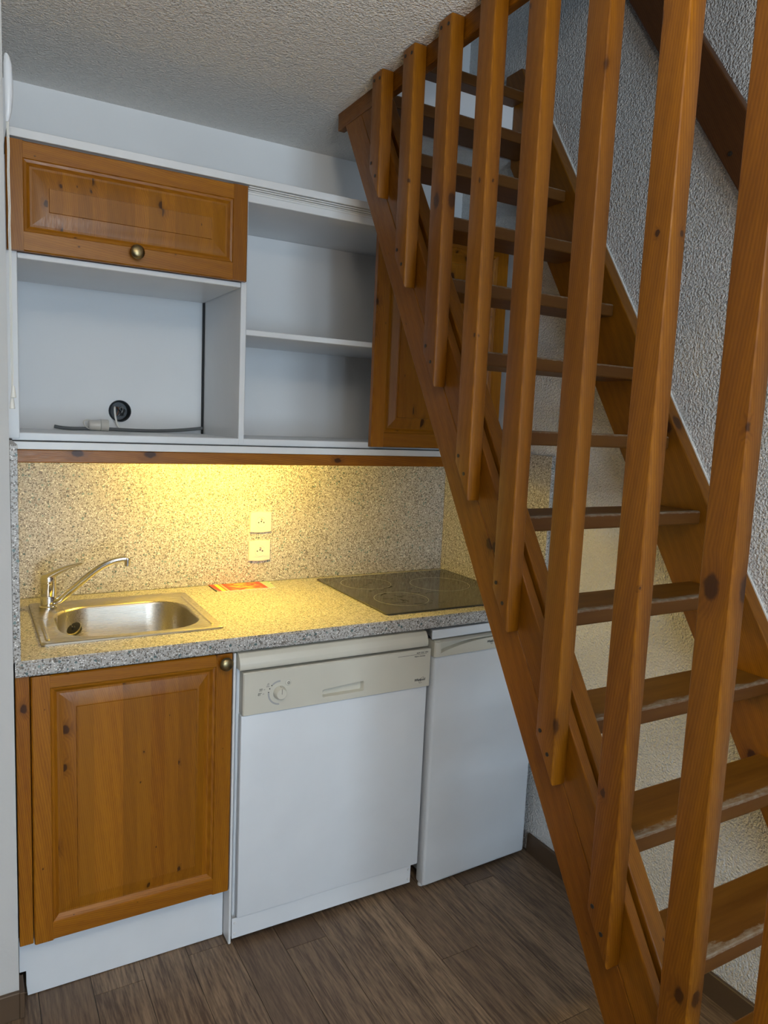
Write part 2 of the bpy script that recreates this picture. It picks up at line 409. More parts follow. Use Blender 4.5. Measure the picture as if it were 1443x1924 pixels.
def text(name, body, size, mat, parent, loc, shear=0.0, depth=0.0004, w=1.0, rotz=0.0):
    cu = bpy.data.curves.new(name, 'FONT'); cu.body = body; cu.size = size; cu.shear = shear; cu.extrude = depth; cu.resolution_u = 2
    t = bpy.data.objects.new(name, cu); COL.objects.link(t)
    me = bpy.data.meshes.new_from_object(t.evaluated_get(bpy.context.evaluated_depsgraph_get())); bpy.data.objects.remove(t)
    bm = bmesh.new(); bm.from_mesh(me); R = Matrix.Rotation(rotz, 3, 'Z') @ Matrix.Rotation(math.pi / 2, 3, 'X')
    for v in bm.verts: v.co = R @ Vector((v.co.x * w, v.co.y, v.co.z)) + Vector(loc)
    return mk(name, bm, mat, parent, smooth=0)

FL, CE = -1.46, 0.90        # floor, ceiling
XW, YW = 1.67, 2.42         # right wall, back wall
XL, YF = -2.60, -3.20       # room behind the photographer
TOP = 2.70                  # loft ceiling

# ================================================================== setting
bm = BM(); box(bm, XL - .1, XW + .1, YF - .1, YW + .1, FL - 0.06, FL - 0.003)
floor = struct('floor', bm, 'dark_subfloor', smooth=0)
PWD = 0.1225; LEN = 0.92
pm = {}
col_i = 0; x = 0.0005 + 0.614 - 0.1225 * 20
offs = {0.7365: 1.724, 0.2465: 1.785, 1.349: 1.740, 1.104: 1.500, 1.2265: 1.189, 0.8590: 0.95, 0.6140: 1.30, 0.4915: 0.90, 0.369: 1.42, 0.9815: 1.02, 1.4715: 1.30, 0.124: 1.2}
while x < XW:
    x0, x1 = max(x, XL), min(x + PWD, XW)
    if x1 - x0 > 0.01:
        key = min(offs, key=lambda k: abs(k - x)); off = offs[key] if abs(key - x) < 0.02 else (col_i * 0.37) % LEN
        y = off - LEN * math.ceil((off - YF) / LEN)
        while y < YW:
            y0, y1 = max(y, YF), min(y + LEN, YW)
            if y1 - y0 > 0.01:
                k = (round(x1 - x0, 4), round(y1 - y0, 4))
                if k not in pm:
                    b = BM(); box(b, -k[0] / 2 + .0007, k[0] / 2 - .0007, -k[1] / 2 + .0007, k[1] / 2 - .0007, -0.0016, 0.0016, bev=0.0005, seg=1)
                    me = bpy.data.meshes.new('plank'); b.to_mesh(me); b.free(); me.materials.append(MATS['vinyl_plank']); pm[k] = me
                o = bpy.data.objects.new('plank', pm[k]); COL.objects.link(o); o.parent = floor
                o.location = Vector(((x0 + x1) / 2, (y0 + y1) / 2, FL - 0.0016 + EYE)) - WORLD['floor']
            y += LEN
    x += PWD; col_i += 1

# back wall with the round hole of the junction box
HX, HZ, HR = 0.418, -0.0025, 0.034
n6 = 6
outer = [Vector((p[0], YW, p[1])) for p in rrect(XL, XW + .1, FL, TOP, 0.001, n6)]
inner = [Vector((HX + HR * math.cos(math.radians(90 * (i // (n6 + 1)) + 90 * (i % (n6 + 1)) / n6)), YW, HZ + HR * math.sin(math.radians(90 * (i // (n6 + 1)) + 90 * (i % (n6 + 1)) / n6)))) for i in range(4 * (n6 + 1))]
back = [v + Vector((0, 0.10, 0)) for v in outer]
innb = [v + Vector((0, 0.10, 0)) for v in inner]
bm = BM(); loops(bm, [innb, inner, outer, back, innb], close=(False, False)); bmesh.ops.remove_doubles(bm, verts=bm.verts[:], dist=1e-5)
bmesh.ops.recalc_face_normals(bm, faces=bm.faces[:])
struct('wall_back', bm, 'smooth_wall', smooth=0)
bm = BM(); box(bm, XW, XW + .1, YF, YW, FL, TOP); struct('wall_right', bm, 'stucco_wall', smooth=0)
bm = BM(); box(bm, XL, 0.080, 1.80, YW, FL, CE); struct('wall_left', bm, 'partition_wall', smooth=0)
bm = BM(); box(bm, XL - .1, XL, YF, YW, FL, TOP); struct('wall_side', bm, 'room_paint', smooth=0)
# front wall (behind the photographer) with the window opening and an added loft one for fill light
def wall_with_holes(holes):
    bm = BM()
    xs = sorted({XL, XW} | {h[0] for h in holes} | {h[1] for h in holes})
    zs = sorted({FL, TOP} | {h[2] for h in holes} | {h[3] for h in holes})
    for a0, a1 in zip(xs, xs[1:]):
        for b0, b1 in zip(zs, zs[1:]):
            if any(h[0] <= a0 and a1 <= h[1] and h[2] <= b0 and b1 <= h[3] for h in holes): continue
            box(bm, a0, a1, YF - .1, YF, b0, b1)
    return bm
H1 = (-0.40, 1.00, FL + 0.22, 0.88); H2 = (-0.15, 1.35, 1.50, 2.30)
struct('wall_front', wall_with_holes([H1, H2]), 'room_paint', smooth=0)
for i, h in enumerate((H1, H2)):
    bm = BM(); t = 0.05
    for q in ((h[0], h[0] + t, h[2], h[3]), (h[1] - t, h[1], h[2], h[3]), (h[0] + t, h[1] - t, h[2], h[2] + t), (h[0] + t, h[1] - t, h[3] - t, h[3]), ((h[0] + h[1]) / 2 - .03, (h[0] + h[1]) / 2 + .03, h[2] + t, h[3] - t)):
        box(bm, q[0], q[1], YF - .07, YF - .02, q[2], q[3], bev=0.003, seg=1)
    wo = struct('window_%d' % (i + 1), bm, 'white_melamine')
    bx('pane', (h[0] + t, h[1] - t, YF - .046, YF - .042, h[2] + t, h[3] - t), 'window_glass', wo, bev=0, smooth=0)
# ceiling slab with the stair opening
OX, OY0, OY1 = 0.981, -1.60, 2.087
bm = BM()
box(bm, XL, OX, YF, YW, CE, CE + .20); box(bm, OX, XW, YF, OY0, CE, CE + .20); box(bm, OX, XW, OY1 + .012, YW, CE, CE + .20)
struct('ceiling', bm, 'stucco_ceiling', smooth=0)
bm = BM(); box(bm, 1.012, XW, OY1, OY1 + .012, CE + 0.0005, CE + .203); struct('trim_1', bm, 'slab_edge', smooth=0)
bm = BM(); box(bm, XL - .1, XW + .1, YF - .1, YW + .1, TOP, TOP + .1); struct('ceiling_loft', bm, 'smooth_wall', smooth=0)
# skirting boards
bm = BM(); box(bm, XL, 0.0805, 1.788, 1.80, FL, -1.391, bev=0.002, seg=1); box(bm, 0.0803, 0.091, 1.788, 1.852, FL, -1.393, bev=0.001, seg=1)
struct('baseboard_left', bm, 'skirting_brown')
bm = BM(); box(bm, XW - .012, XW, YF, 1.80, FL, -1.391, bev=0.002, seg=1); struct('baseboard_right', bm, 'skirting_brown')
# pine trim board lining the edge of the stair opening
bm = BM(); box(bm, OX, 1.004, OY0, 2.092, 0.852, CE + 0.215, bev=0.003); struct('trim_2', bm, 'stair_pine_y')

# ================================================================== staircase
ST = thing('staircase', 'open-tread pine staircase with vertical square balusters rising along the textured right wall', 'staircase', (1.3, 0.9, FL))
SL = 1.583
def lowz(y): return 0.697 + SL * (y - 1.941)
ang = math.atan(SL)
MR = Matrix.Rotation(-(math.pi / 2 - ang), 3, 'X')     # local z runs up the slope
def strip(y_at, d0, d1, zt, zb=FL, ycut=None, base=lowz):
    """sloping board in the yz plane between vertical offsets d0 and d1, cut level at zb and zt, plumb at ycut"""
    yb0 = lambda z, d: (z - d - base(0)) / SL
    pts = [(yb0(zb, d0), zb), (yb0(zt, d0), zt), (yb0(zt, d1), zt), (yb0(zb, d1), zb)]
    if ycut is not None:
        out = []
        n = len(pts)
        for i in range(n):
            a_, b_ = pts[i], pts[(i + 1) % n]
            if a_[0] <= ycut: out.append(a_)
            if (a_[0] - ycut) * (b_[0] - ycut) < 0:
                t = (ycut - a_[0]) / (b_[0] - a_[0]); out.append((ycut, a_[1] + t * (b_[1] - a_[1])))
        pts = out
    return pts
bm = BM(); prism(bm, strip(0, 0.0, 0.158, 0.851), 0.980, 1.002, bev=0.0025); mk('string_board', bm, 'stair_pine_z', ST, M=MR)
bm = BM(); prism(bm, strip(0, 0.1595, 0.286, 0.851), 0.980, 1.002, bev=0.0025); mk('string_board', bm, 'stair_pine_z', ST, M=MR)
bm = BM(); prism(bm, strip(0, 0.0, 0.300, 1.16, ycut=2.082), 1.007, 1.045, bev=0.003); mk('inner_string', bm, 'stair_pine_z', ST, M=MR)
def wlow(y): return 0.517 + 1.58 * (y - 1.857)
bm = BM()
pts = strip(0, 0.0, 0.355, 1.184, base=wlow)
pts2 = []
p = strip(0, 0.0, 0.355, 1.184, ycut=2.084, base=wlow)
# the string top steps back over the landing edge
p = [q for q in p if not (abs(q[0] - 2.084) < 1e-6 and q[1] > 1.18)]
zc = max(q[1] for q in p if abs(q[0] - 2.084) < 1e-6) if any(abs(q[0] - 2.084) < 1e-6 for q in p) else 0
low_c = ((2.084, wlow(2.084)))
YB = lambda z, d: 1.857 + (z - 0.517 - d) / 1.58
poly = [(YB(FL, 0), FL), (2.084, wlow(2.084)), (2.084, 1.118), (2.135, 1.118), (2.135, 1.184), (YB(1.184, 0.355), 1.184), (YB(FL, 0.355), FL)]
prism(bm, poly, 1.627, XW - 0.001, bev=0.003); mk('wall_string', bm, 'stair_pine_z', ST, M=MR)
J = 0.355
bm = BM(); prism(bm, [(0.55, wlow(0.55) + J - .002), (1.99, wlow(1.99) + J - .002), (1.99, wlow(1.99) + J + .006), (0.55, wlow(0.55) + J + .006)], XW - .0045, XW - .0003); mk('caulk_line', bm, 'white_cord', ST, label='uneven white sealant line between string and wall')
tm = None
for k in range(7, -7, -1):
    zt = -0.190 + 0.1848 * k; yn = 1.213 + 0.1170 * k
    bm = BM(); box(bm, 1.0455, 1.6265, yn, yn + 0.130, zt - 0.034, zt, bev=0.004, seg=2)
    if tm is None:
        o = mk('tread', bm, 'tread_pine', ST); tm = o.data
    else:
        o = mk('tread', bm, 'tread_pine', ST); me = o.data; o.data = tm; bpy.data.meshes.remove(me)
# balusters
BY = [1.757, 1.600, 1.445, 1.288, 1.129, 0.968, 0.804, 0.642, 0.489]
for i, y0 in enumerate(BY):
    y1 = y0 + 0.054
    zb = lambda y: lowz(y) + 0.172
    zn = zb(y0 + 0.004)
    bm = BM()
    pts = [(y0, zb(y0)), (y1, zb(y1)), (y1, CE - 0.002), (y0, CE - 0.002)]
    prism(bm, pts, 0.9435, 0.9795, bev=0.0048, seg=3)
    b = mk('baluster', bm, 'stair_pine_z', ST)
    for yy, zz in ((y0 + 0.041, zb(y0) + 0.098), (y0 + 0.017, zb(y0) + 0.060), (y0 + 0.041, 0.880), (y0 + 0.012, 0.877)):
        bm = BM(); lathe(bm, [(0.0042, 0.0), (0.0042, 0.0012), (0.003, 0.0016), (0.0, 0.0008)], (0.9437, yy, zz), n=10, rot=Matrix.Rotation(-math.pi / 2, 3, 'Y'))
        mk('screw', bm, 'screw_dark', b)
# handrail board on the wall
hl = lambda y: 0.591 + 1.495 * (y - 1.208)
MH = Matrix.Rotation(-(math.pi / 2 - math.atan(1.495)), 3, 'X')
bm = BM(); prism(bm, [(0.55, hl(0.55)), (2.05, hl(2.05)), (2.05, hl(2.05) + .19), (0.55, hl(0.55) + .19)], 1.642, XW - .0005, bev=0.004)
HRL = thing('handrail', 'dark-stained flat board handrail fixed to the textured wall above the stairs', 'handrail', (1.655, 0.55, hl(0.55)))
mk('rail_board', bm, 'dark_rail_pine', HRL, M=MH)
for yy in (0.75, 1.24, 1.85):
    bm = BM(); lathe(bm, [(0.006, 0.0), (0.006, 0.002), (0.003, 0.003), (0.0, 0.0015)], (1.642, yy, hl(yy) + 0.05), n=12, rot=Matrix.Rotation(-math.pi / 2, 3, 'Y')); mk('screw', bm, 'screw_dark', HRL)

# ================================================================== doors with raised panels
def panel_door(root, x0, x1, z0, z1, yf, th, ix0, ix1, iz0, iz1, px0, px1, pz0, pz1, name='door', extra=None):
    """frame-and-panel pine door; front face at yf (towards -y). Returns the door frame object holding the sub-parts."""
    yb = yf + th
    g = 0.014                                                     # moulding width
    def frame_piece(nm, pts, mat, poly_in):
        pass
    D = None
    # left stile is the door's first mesh and carries the other pieces
    def stile(a0, a1, side):
        bm = BM()
        if side == 'l': prof = [(a0 + .003, yf), (a0, yf + .004), (a0, yb), (a1 + .002, yb), (a1 + .002, yf + .010), (a1 - .002, yf + .008), (a1 - .006, yf + .0045), (a1 - g + .002, yf + .003), (a1 - g, yf)]
        else: prof = [(a1 - .003, yf), (a1, yf + .004), (a1, yb), (a0 - .002, yb), (a0 - .002, yf + .010), (a0 + .002, yf + .008), (a0 + .006, yf + .0045), (a0 + g - .002, yf + .003), (a0 + g, yf)]
        prism(bm, prof, z0, z1, 'xy'); return bm
    root_o = mk('door', stile(x0, ix0, 'l'), 'door_pine_z', root, smooth=50)
    mk('stile', stile(ix1, x1, 'r'), 'door_pine_z', root_o, smooth=50)
    def rail(b0, b1, side):
        bm = BM()
        if side == 'b': prof = [(yf, b0 + .003), (yf + .004, b0), (yb, b0), (yb, b1 + .002), (yf + .010, b1 + .002), (yf + .008, b1 - .002), (yf + .0045, b1 - .006), (yf + .003, b1 - g + .002), (yf, b1 - g)]
        else: prof = [(yf, b1 - .003), (yf + .004, b1), (yb, b1), (yb, b0 - .002), (yf + .010, b0 - .002), (yf + .008, b0 + .002), (yf + .0045, b0 + .006), (yf + .003, b0 + g - .002), (yf, b0 + g)]
        # mitre the moulding only: body runs between the stiles' flat parts
        b2 = bmesh.new(); n = len(prof)
        def xe(pt, s):
            inner = (pt[1] > b1 - g - 1e-6) if side == 'b' else (pt[1] < b0 + g + 1e-6)
            d = (pt[1] - (b1 - g)) if side == 'b' else ((b0 + g) - pt[1])
            d = max(0.0, d)
            return (ix0 - g + d) if s < 0 else (ix1 + g - d)
        A = [b2.verts.new((xe(q, -1) + .0003, q[0], q[1])) for q in prof]; B = [b2.verts.new((xe(q, 1) - .0003, q[0], q[1])) for q in prof]
        b2.faces.new(A[::-1]); b2.faces.new(B)
        for i in range(n): b2.faces.new((A[i], A[(i + 1) % n], B[(i + 1) % n], B[i]))
        bmesh.ops.recalc_face_normals(b2, faces=b2.faces[:]); join(bm, b2); return bm
    mk('rail', rail(z0, iz0, 'b'), 'door_pine_x', root_o, smooth=50)
    mk('rail', rail(iz1, z1, 't'), 'door_pine_x', root_o, smooth=50)
    ls = []
    for (a, b_, c, d, y) in ((ix0 - .001, ix1 + .001, iz0 - .001, iz1 + .001, yf + .0095), (ix0 + .006, ix1 - .006, iz0 + .006, iz1 - .006, yf + .0095), (px0 - .006, px1 + .006, pz0 - .006, pz1 + .006, yf + .0045), (px0 - .001, px1 + .001, pz0 - .001, pz1 + .001, yf + .0042), (px0, px1, pz0, pz1, yf + .0018)):
        ls.append([Vector((a, y, c)), Vector((b_, y, c)), Vector((b_, y, d)), Vector((a, y, d))])
    bm = BM(); loops(bm, ls); mk('panel', bm, 'door_panel_pine', root_o, smooth=8)
    return root_o
def knob(parent, x, y, z, r=0.0178):
    bm = BM(); R = Matrix.Rotation(math.pi / 2, 3, 'X')
    lathe(bm, [(0.006, 0), (0.005, 0.010), (0.008, 0.014), (r, 0.018), (r * 1.02, 0.021), (r * 0.9, 0.025), (r * 0.6, 0.028), (0.0, 0.029)], (x, y, z), n=24, rot=R)
    mk('knob', bm, 'antique_brass', parent)

# ---- sink base unit
SB = thing('sink_cabinet', 'pine base cabinet with one raised-panel door and white plinth under the sink', 'cabinet', (0.34, 2.10, FL))
bx('side_panel', (0.088, 0.104, 1.832, 2.40, -1.29, -0.618), 'white_melamine', SB)
bx('side_panel', (0.5985, 0.6055, 1.806, 2.40, -1.455, -0.622), 'white_melamine', SB)
bx('bottom_panel', (0.104, 0.598, 1.83, 2.40, -1.306, -1.29), 'white_melamine', SB)
bx('filler_strip', (0.0835, 0.1135, 1.812, 1.832, -1.291, -0.618), 'door_pine_z', SB)
bm = BM(); prism(bm, [(0.1015, FL + .002), (0.597, FL + .002), (0.597, -1.307), (0.0835, -1.307), (0.0835, -1.3905), (0.0985, -1.3905), (0.0985, -1.43)], 1.856, 1.872, 'xz', bev=0.0008, seg=1)
mk('plinth', bm, 'white_enamel', SB)
d = panel_door(SB, 0.1155, 0.5965, -1.292, -0.6205, 1.806, 0.020, 0.170, 0.538, -1.233, -0.665, 0.214, 0.502, -1.196, -0.707)
knob(d, 0.573, 1.806, -0.642)

# ---- worktop
bm = BM(); yb = 2.410
CT0, CT1 = -0.616, -0.578
sx0, sx1, sy0, sy1 = 0.175, 0.585, 1.905, 2.26          # sink cut-out
for q in ((0.0835, 1.6685, 1.7985, sy0), (0.0835, sx0, sy0, sy1), (sx1, 1.6685, sy0, sy1), (0.0835, 1.6685, sy1, yb)):
    box(bm, q[0], q[1], q[2], q[3], CT0, CT1)
bmesh.ops.remove_doubles(bm, verts=bm.verts[:], dist=1e-5)
fe = [e for e in bm.edges if all(abs(v.co.y - 1.7985) < 1e-5 for v in e.verts) and abs(e.verts[0].co.z - e.verts[1].co.z) < 1e-5]
bmesh.ops.bevel(bm, geom=fe, offset=0.004, segments=3, affect='EDGES')
tag(mk('worktop', bm, 'speckled_laminate'), 'grey and green speckled laminate kitchen worktop running under the splashback', 'worktop')
# splashbacks
bm = BM(); box(bm, 0.0965, 1.6545, 2.4105, YW - .0005, CT1 + .0003, -0.108, bev=0.0008, seg=1)
tag(mk('splashback', bm, 'speckled_laminate'), 'long speckled laminate splashback behind the sink, with two sockets', 'splashback')
bm = BM(); prism(bm, [(1.800, CT1 + .0003), (YW - .001, CT1 + .0003), (YW - .001, -0.108), (2.035, -0.108), (2.035, -0.084), (1.800, -0.084)], 0.0805, 0.0960, bev=0.0008, seg=1)
prism(bm, [(1.8015, CT1 + .0003), (1.8015, CT1 - 0.002), (1.803, CT1 + .0003)], 0.0805, 0.0822)
tag(mk('splashback', bm, 'speckled_laminate'), 'narrow speckled side splashback seen edge-on against the left partition wall', 'splashback')
bm = BM(); prism(bm, [(1.805, CT1 + .0003), (YW - .001, CT1 + .0003), (YW - .001, -0.108), (2.035, -0.108), (2.035, -0.087), (1.805, -0.087)], 1.6552, 1.6695, bev=0.0008, seg=1)
tag(mk('splashback', bm, 'speckled_laminate'), 'speckled side splashback on the right wall behind the stair treads', 'splashback')

# ---- sink
SK = thing('sink', 'square stainless steel single-bowl sink set into the speckled worktop', 'sink', (0.372, 2.11, CT1))
def L(x0, x1, y0, y1, r, z): return [Vector((p[0], p[1], z)) for p in rrect(x0, x1, y0, y1, r, 8)]
zt = CT1
bm = BM()
loops(bm, [L(.1455, .6005, 1.8965, 2.3205, .010, zt + .0003), L(.1455, .6005, 1.8965, 2.3205, .010, zt + .0050), L(.1475, .5985, 1.8985, 2.3185, .010, zt + .0065), L(.155, .591, 1.906, 2.311, .012, zt + .0055),
           L(.1935, .5655, 1.9225, 2.245, .105, zt + .0050), L(.1965, .5625, 1.9255, 2.242, .102, zt + .0030), L(.2000, .5590, 1.929, 2.2385, .099, zt - .004), L(.206, .553, 1.935, 2.2325, .094, zt - .125),
           L(.216, .543, 1.945, 2.2225, .086, zt - .143), L(.236, .523, 1.965, 2.2025, .07, zt - .150)])
mk('basin', bm, 'brushed_steel', SK, smooth=40)
for q in ((.157, .168, 1.925, 2.13), (.572, .583, 1.93, 2.27)):
    bm = BM()
    ls = [[Vector((p[0], p[1], zt + .0055)) for p in rrect(q[0], q[1], q[2], q[3], .0055, 4)], [Vector((p[0], p[1], zt + .0078)) for p in rrect(q[0] + .003, q[1] - .003, q[2] + .003, q[3] - .003, .0025, 4)]]
    loops(bm, ls); mk('pressed_rib', bm, 'brushed_steel', SK)
bm = BM(); lathe(bm, [(0.036, 0), (0.036, .003), (0.030, .004), (0.026, .001), (0.0, .001)], (.34, 2.08, zt - .1495)); mk('drain', bm, 'chrome', SK)

# ---- mixer tap
FX, FY = 0.1945, 2.262
TP = thing('mixer_tap', 'chrome single-lever mixer tap with a long rising spout at the sink corner', 'tap', (FX, FY, CT1 + .0055))
bm = BM(); lathe(bm, [(0.026, 0), (0.0262, .004), (0.0245, .006), (0.0222, .007), (0.0222, .032), (0.0216, .033), (0.0216, .0345), (0.0222, .0355), (0.0218, .072)], (FX, FY, CT1 + .0055), n=32); mk('body', bm, 'chrome', TP)
bm = BM(); z0 = CT1 + .0055 + .0725
lathe(bm, [(0.0219, 0), (0.0225, .003), (0.0225, .010), (0.0205, .018), (0.016, .024), (0.007, .0275), (0, .028)], (FX, FY, z0), n=32)
path = bez((FX - .004, FY, z0 + .013), (FX + .022, FY - .006, z0 + .032), (FX + .05, FY - .016, z0 + .048), (FX + .090, FY - .028, z0 + .058), 12)
b2 = bmesh.new(); rings = []
side = Vector((0.35, 0.93, 0)).normalized()
for i, p in enumerate(path):
    t = i / 12; wv = .0195 * (1 - .38 * t); hv = .0135 * (1 - .72 * t)
    rings.append([b2.verts.new(p + side * wv * math.cos(2 * math.pi * k / 16) + Vector((-.3, 0, .95)) * hv * math.sin(2 * math.pi * k / 16)) for k in range(16)])
for a_, b_ in zip(rings, rings[1:]):
    for i in range(16): b2.faces.new((a_[i], a_[(i + 1) % 16], b_[(i + 1) % 16], b_[i]))
b2.faces.new(rings[0][::-1]); b2.faces.new(rings[-1]); bmesh.ops.recalc_face_normals(b2, faces=b2.faces[:]); join(bm, b2)
mk('lever', bm, 'chrome', TP, smooth=60)
SPY = FY - .020
bm = BM(); pth = [(FX + .010, FY - .006, -.5565), (FX + .028, SPY, -.5490)] + bez((FX + .045, SPY - .003, -.532), (FX + .10, SPY - .012, -.487), (FX + .14, SPY - .02, -.433), (FX + .205, SPY - .028, -.4325), 16)
tube(bm, pth, [.0105] * 2 + [.0105 - .0018 * i / 16 for i in range(17)], 16); mk('spout', bm, 'chrome', TP, smooth=60)
bm = BM(); lathe(bm, [(0.0085, -.017), (0.0088, -.010), (0.0088, .002), (0.009, .006), (0.0075, .0085), (0, .0095)], (FX + .209, SPY - .0285, -.4375), n=20); mk('aerator', bm, 'chrome', TP)
# plug on its chain
PL = thing('sink_plug', 'dark rubber sink plug on a ball chain hanging from the tap into the basin', 'plug', (.243, 2.09, -.60))
Rp = Matrix.Rotation(math.radians(62), 3, 'Y') @ Matrix.Rotation(math.radians(-18), 3, 'X')
Rp = Vector((-.55, -.35, .75)).normalized().to_track_quat('Z', 'Y').to_matrix()
bm = BM(); lathe(bm, [(0.017, -.010), (0.0195, -.002), (0.0205, .0), (0.0205, .003), (0.016, .004), (0.006, .0045), (0.005, .009), (0, .010)], (.243, 2.095, -.5965), n=24, rot=Rp); mk('stopper', bm, 'black_rubber', PL)
bm = BM(); lathe(bm, [(0.0208, .0), (0.0212, .0012), (0.0208, .0030), (0.0198, .0034), (0.0198, 0)], (.243, 2.095, -.5965), n=24, rot=Rp); mk('rim', bm, 'brushed_steel', PL)
bm = BM()
tipp = Vector((.243, 2.095, -.5965)) + Rp @ Vector((0, 0, .010))
c1 = bez((FX + .026, FY - .022, -.560), (FX + .034, FY - .06, -.563), (FX + .036, FY - .10, -.575), tuple(tipp), 22)
c2 = bez((FX + .020, FY - .026, -.560), (FX + .018, FY - .05, -.572), (FX + .014, FY - .08, -.571), (FX + .012, FY - .105, -.598), 20)
for p in c1 + c2:
    b2 = bmesh.new(); bmesh.ops.create_icosphere(b2, subdivisions=1, radius=0.0016)
    for v in b2.verts: v.co += p
    join(bm, b2)
mk('chain', bm, 'brushed_steel', PL)

# ---- hob
HB = thing('hob', 'black ceramic glass hob with three printed cooking rings and burnt-on stains', 'hob', (1.369, 2.107, CT1))
bm = BM(); ls = [[Vector((p[0], p[1], z)) for p in rrect(1.087 + i_, 1.648 - i_, 1.853 + i_, 2.369 - i_, .006, 3)] for i_, z in ((0.002, CT1 + .0003), (0, CT1 + .0015), (0, CT1 + .0045), (.001, CT1 + .0055))]
loops(bm, ls, close=(True, True)); mk('glass_plate', bm, 'hob_glass', HB)
for cx, cy, r in ((1.2235, 2.244, .090), (1.2285, 2.006, .0905), (1.476, 2.150, .108)):
    bm = BM(); lathe(bm, [(r - .0009, 0), (r - .0009, .0002), (r, .0002), (r, 0)], (cx, cy, CT1 + .00552), n=64)
    for f in [f for f in bm.faces if len(f.verts) > 8]: bm.faces.remove(f)
    mk('cooking_ring', bm, 'ring_print', HB)
bm = BM(); box(bm, 1.36, 1.385, 2.348, 2.3495, CT1 + .0055, CT1 + .0057)
mk('printed_mark', bm, 'ring_print', HB)

# ---- brochure
BR = thing('brochure', 'red and yellow printed brochure lying flat on the worktop below the sockets', 'brochure', (.81, 2.352, CT1))
def bmx(z0, z1, k=0.0): 
    b = BM(); prism(b, [(.712, 2.304), (.905, 2.304), (.916, 2.398), (.700, 2.404)], CT1 + z0, CT1 + z1, 'xy'); return b
mk('cover', bmx(.0022, .0026), 'brochure_print', BR, smooth=0)
mk('pages', bmx(.0003, .0021), 'white_cord', BR, smooth=0)
bx('spine', (.7005, .7035, 2.31, 2.395, CT1 + .0004, CT1 + .0030), 'ink', BR, bev=0)

# ---- sockets
def socket(cx, cz, label):
    S = thing('wall_socket', label, 'socket', (cx, 2.4105, cz), 'white wall sockets on the splashback')
    yf = 2.4103
    def bulge(w_, h_, y_, r=.004, b=.003):   # plate with slightly bowed top and bottom
        pts = []
        for i in range(9): t = -1 + i / 4; pts.append((cx + t * w_, cz + h_ + b * (1 - t * t)))
        for i in range(9): t = 1 - i / 4; pts.append((cx + t * w_, cz - h_ - b * (1 - t * t)))
        return [Vector((p[0], y_, p[1])) for p in pts]
    bm = BM(); loops(bm, [bulge(.0395, .0345, yf), bulge(.0395, .0345, yf - .005), bulge(.037, .0320, yf - .0085), bulge(.0335, .0215, yf - .0090)][::-1], close=(True, False))
    bmesh.ops.recalc_face_normals(bm, faces=bm.faces[:]); mk('plate', bm, 'socket_plastic', S, smooth=30)
    # insert with the round recess
    o_ = [Vector((cx + p[0], yf - .0100, cz + p[1])) for p in rrect(-.0325, .0325, -.0205, .0205, .002, 8)]
    def circ(r, y_): return [Vector((cx + r * math.cos(math.radians(90 * (i // 9) + 90 * (i % 9) / 8)), y_, cz + r * math.sin(math.radians(90 * (i // 9) + 90 * (i % 9) / 8)))) for i in range(36)]
    ob = [v + Vector((0, .0008, 0)) for v in o_]
    bm = BM(); loops(bm, [ob, o_, circ(.0195, yf - .0100), circ(.0185, yf - .0112), circ(.0175, yf - .0100), circ(.0170, yf - .0097)]); bmesh.ops.recalc_face_normals(bm, faces=bm.faces[:])
    mk('insert', bm, 'socket_plastic', S, smooth=30)
    for dx, dz in ((-.0095, -.001), (.0095, -.001), (0, .003)):
        bm = BM(); lathe(bm, [(.0023, 0), (.0023, .0004), (0, .0004)], (cx + dx, yf - .0099, cz + dz), n=12, rot=Matrix.Rotation(math.pi / 2, 3, 'X')); mk('pin_hole', bm, 'black_rubber', S)
    bm = BM(); lathe(bm, [(.0024, 0), (.0022, .010), (.001, .0125), (0, .013)], (cx, yf - .0099, cz + .0115), n=12, rot=Matrix.Rotation(math.pi / 2, 3, 'X')); mk('earth_pin', bm, 'brushed_steel', S)
socket(.8845, -.365, 'upper of the two white sockets on the speckled splashback')
socket(.8820, -.4655, 'lower of the two white sockets, just above the brochure')

# ================================================================== dishwasher
DW = thing('dishwasher', 'white freestanding dishwasher with a cream control panel and dial', 'dishwasher', (.905, 2.08, FL))
bx('body', (.6125, 1.1905, 1.822, 2.39, -1.44, -.668), 'white_enamel', DW, bev=.003)
bm = BM(); prism(bm, [(1.790, -.661), (1.790, -.650), (1.796, -.634), (1.806, -.624), (1.83, -.6215), (2.39, -.6215), (2.39, -.667), (1.792, -.667)], .6105, 1.2000, bev=.0015, seg=2); mk('lid', bm, 'cream_plastic', DW)
# control panel with recessed grip
px0, px1, pz0, pz1, pf = .6205, 1.2120, -.7935, -.6745, 1.789
bm = BM()
def xz(l_, y_): return [Vector((p[0], y_, p[1])) for p in l_]
def grip(d_): 
    a0, a1, c0, c1 = .851 + d_, .984 - d_, -.776 + d_, -.7435 - d_
    l_ = rrect(a0, a1, c0, c1, .005, 4); out = []
    for p in l_:
        t = (p[0] - a0) / (a1 - a0)
        zz = p[1]
        if zz > (c0 + c1) / 2: zz -= .009 * (1 - t) ** 1.0 * (1 - .4 * t) - 0.0
        out.append((p[0], zz))
    return out
loops(bm, [xz(rrect(px0, px1, pz0, pz1, .003, 4), 1.822), xz(rrect(px0, px1, pz0, pz1, .003, 4), pf + .004), xz(rrect(px0 + .003, px1 - .003, pz0 + .002, pz1 - .003, .003, 4), pf), xz(grip(0), pf), xz(grip(.0015), pf + .0015), xz(grip(.004), pf + .016)])
bmesh.ops.recalc_face_normals(bm, faces=bm.faces[:]); CP = mk('control_panel', bm, 'cream_plastic', DW, smooth=25)
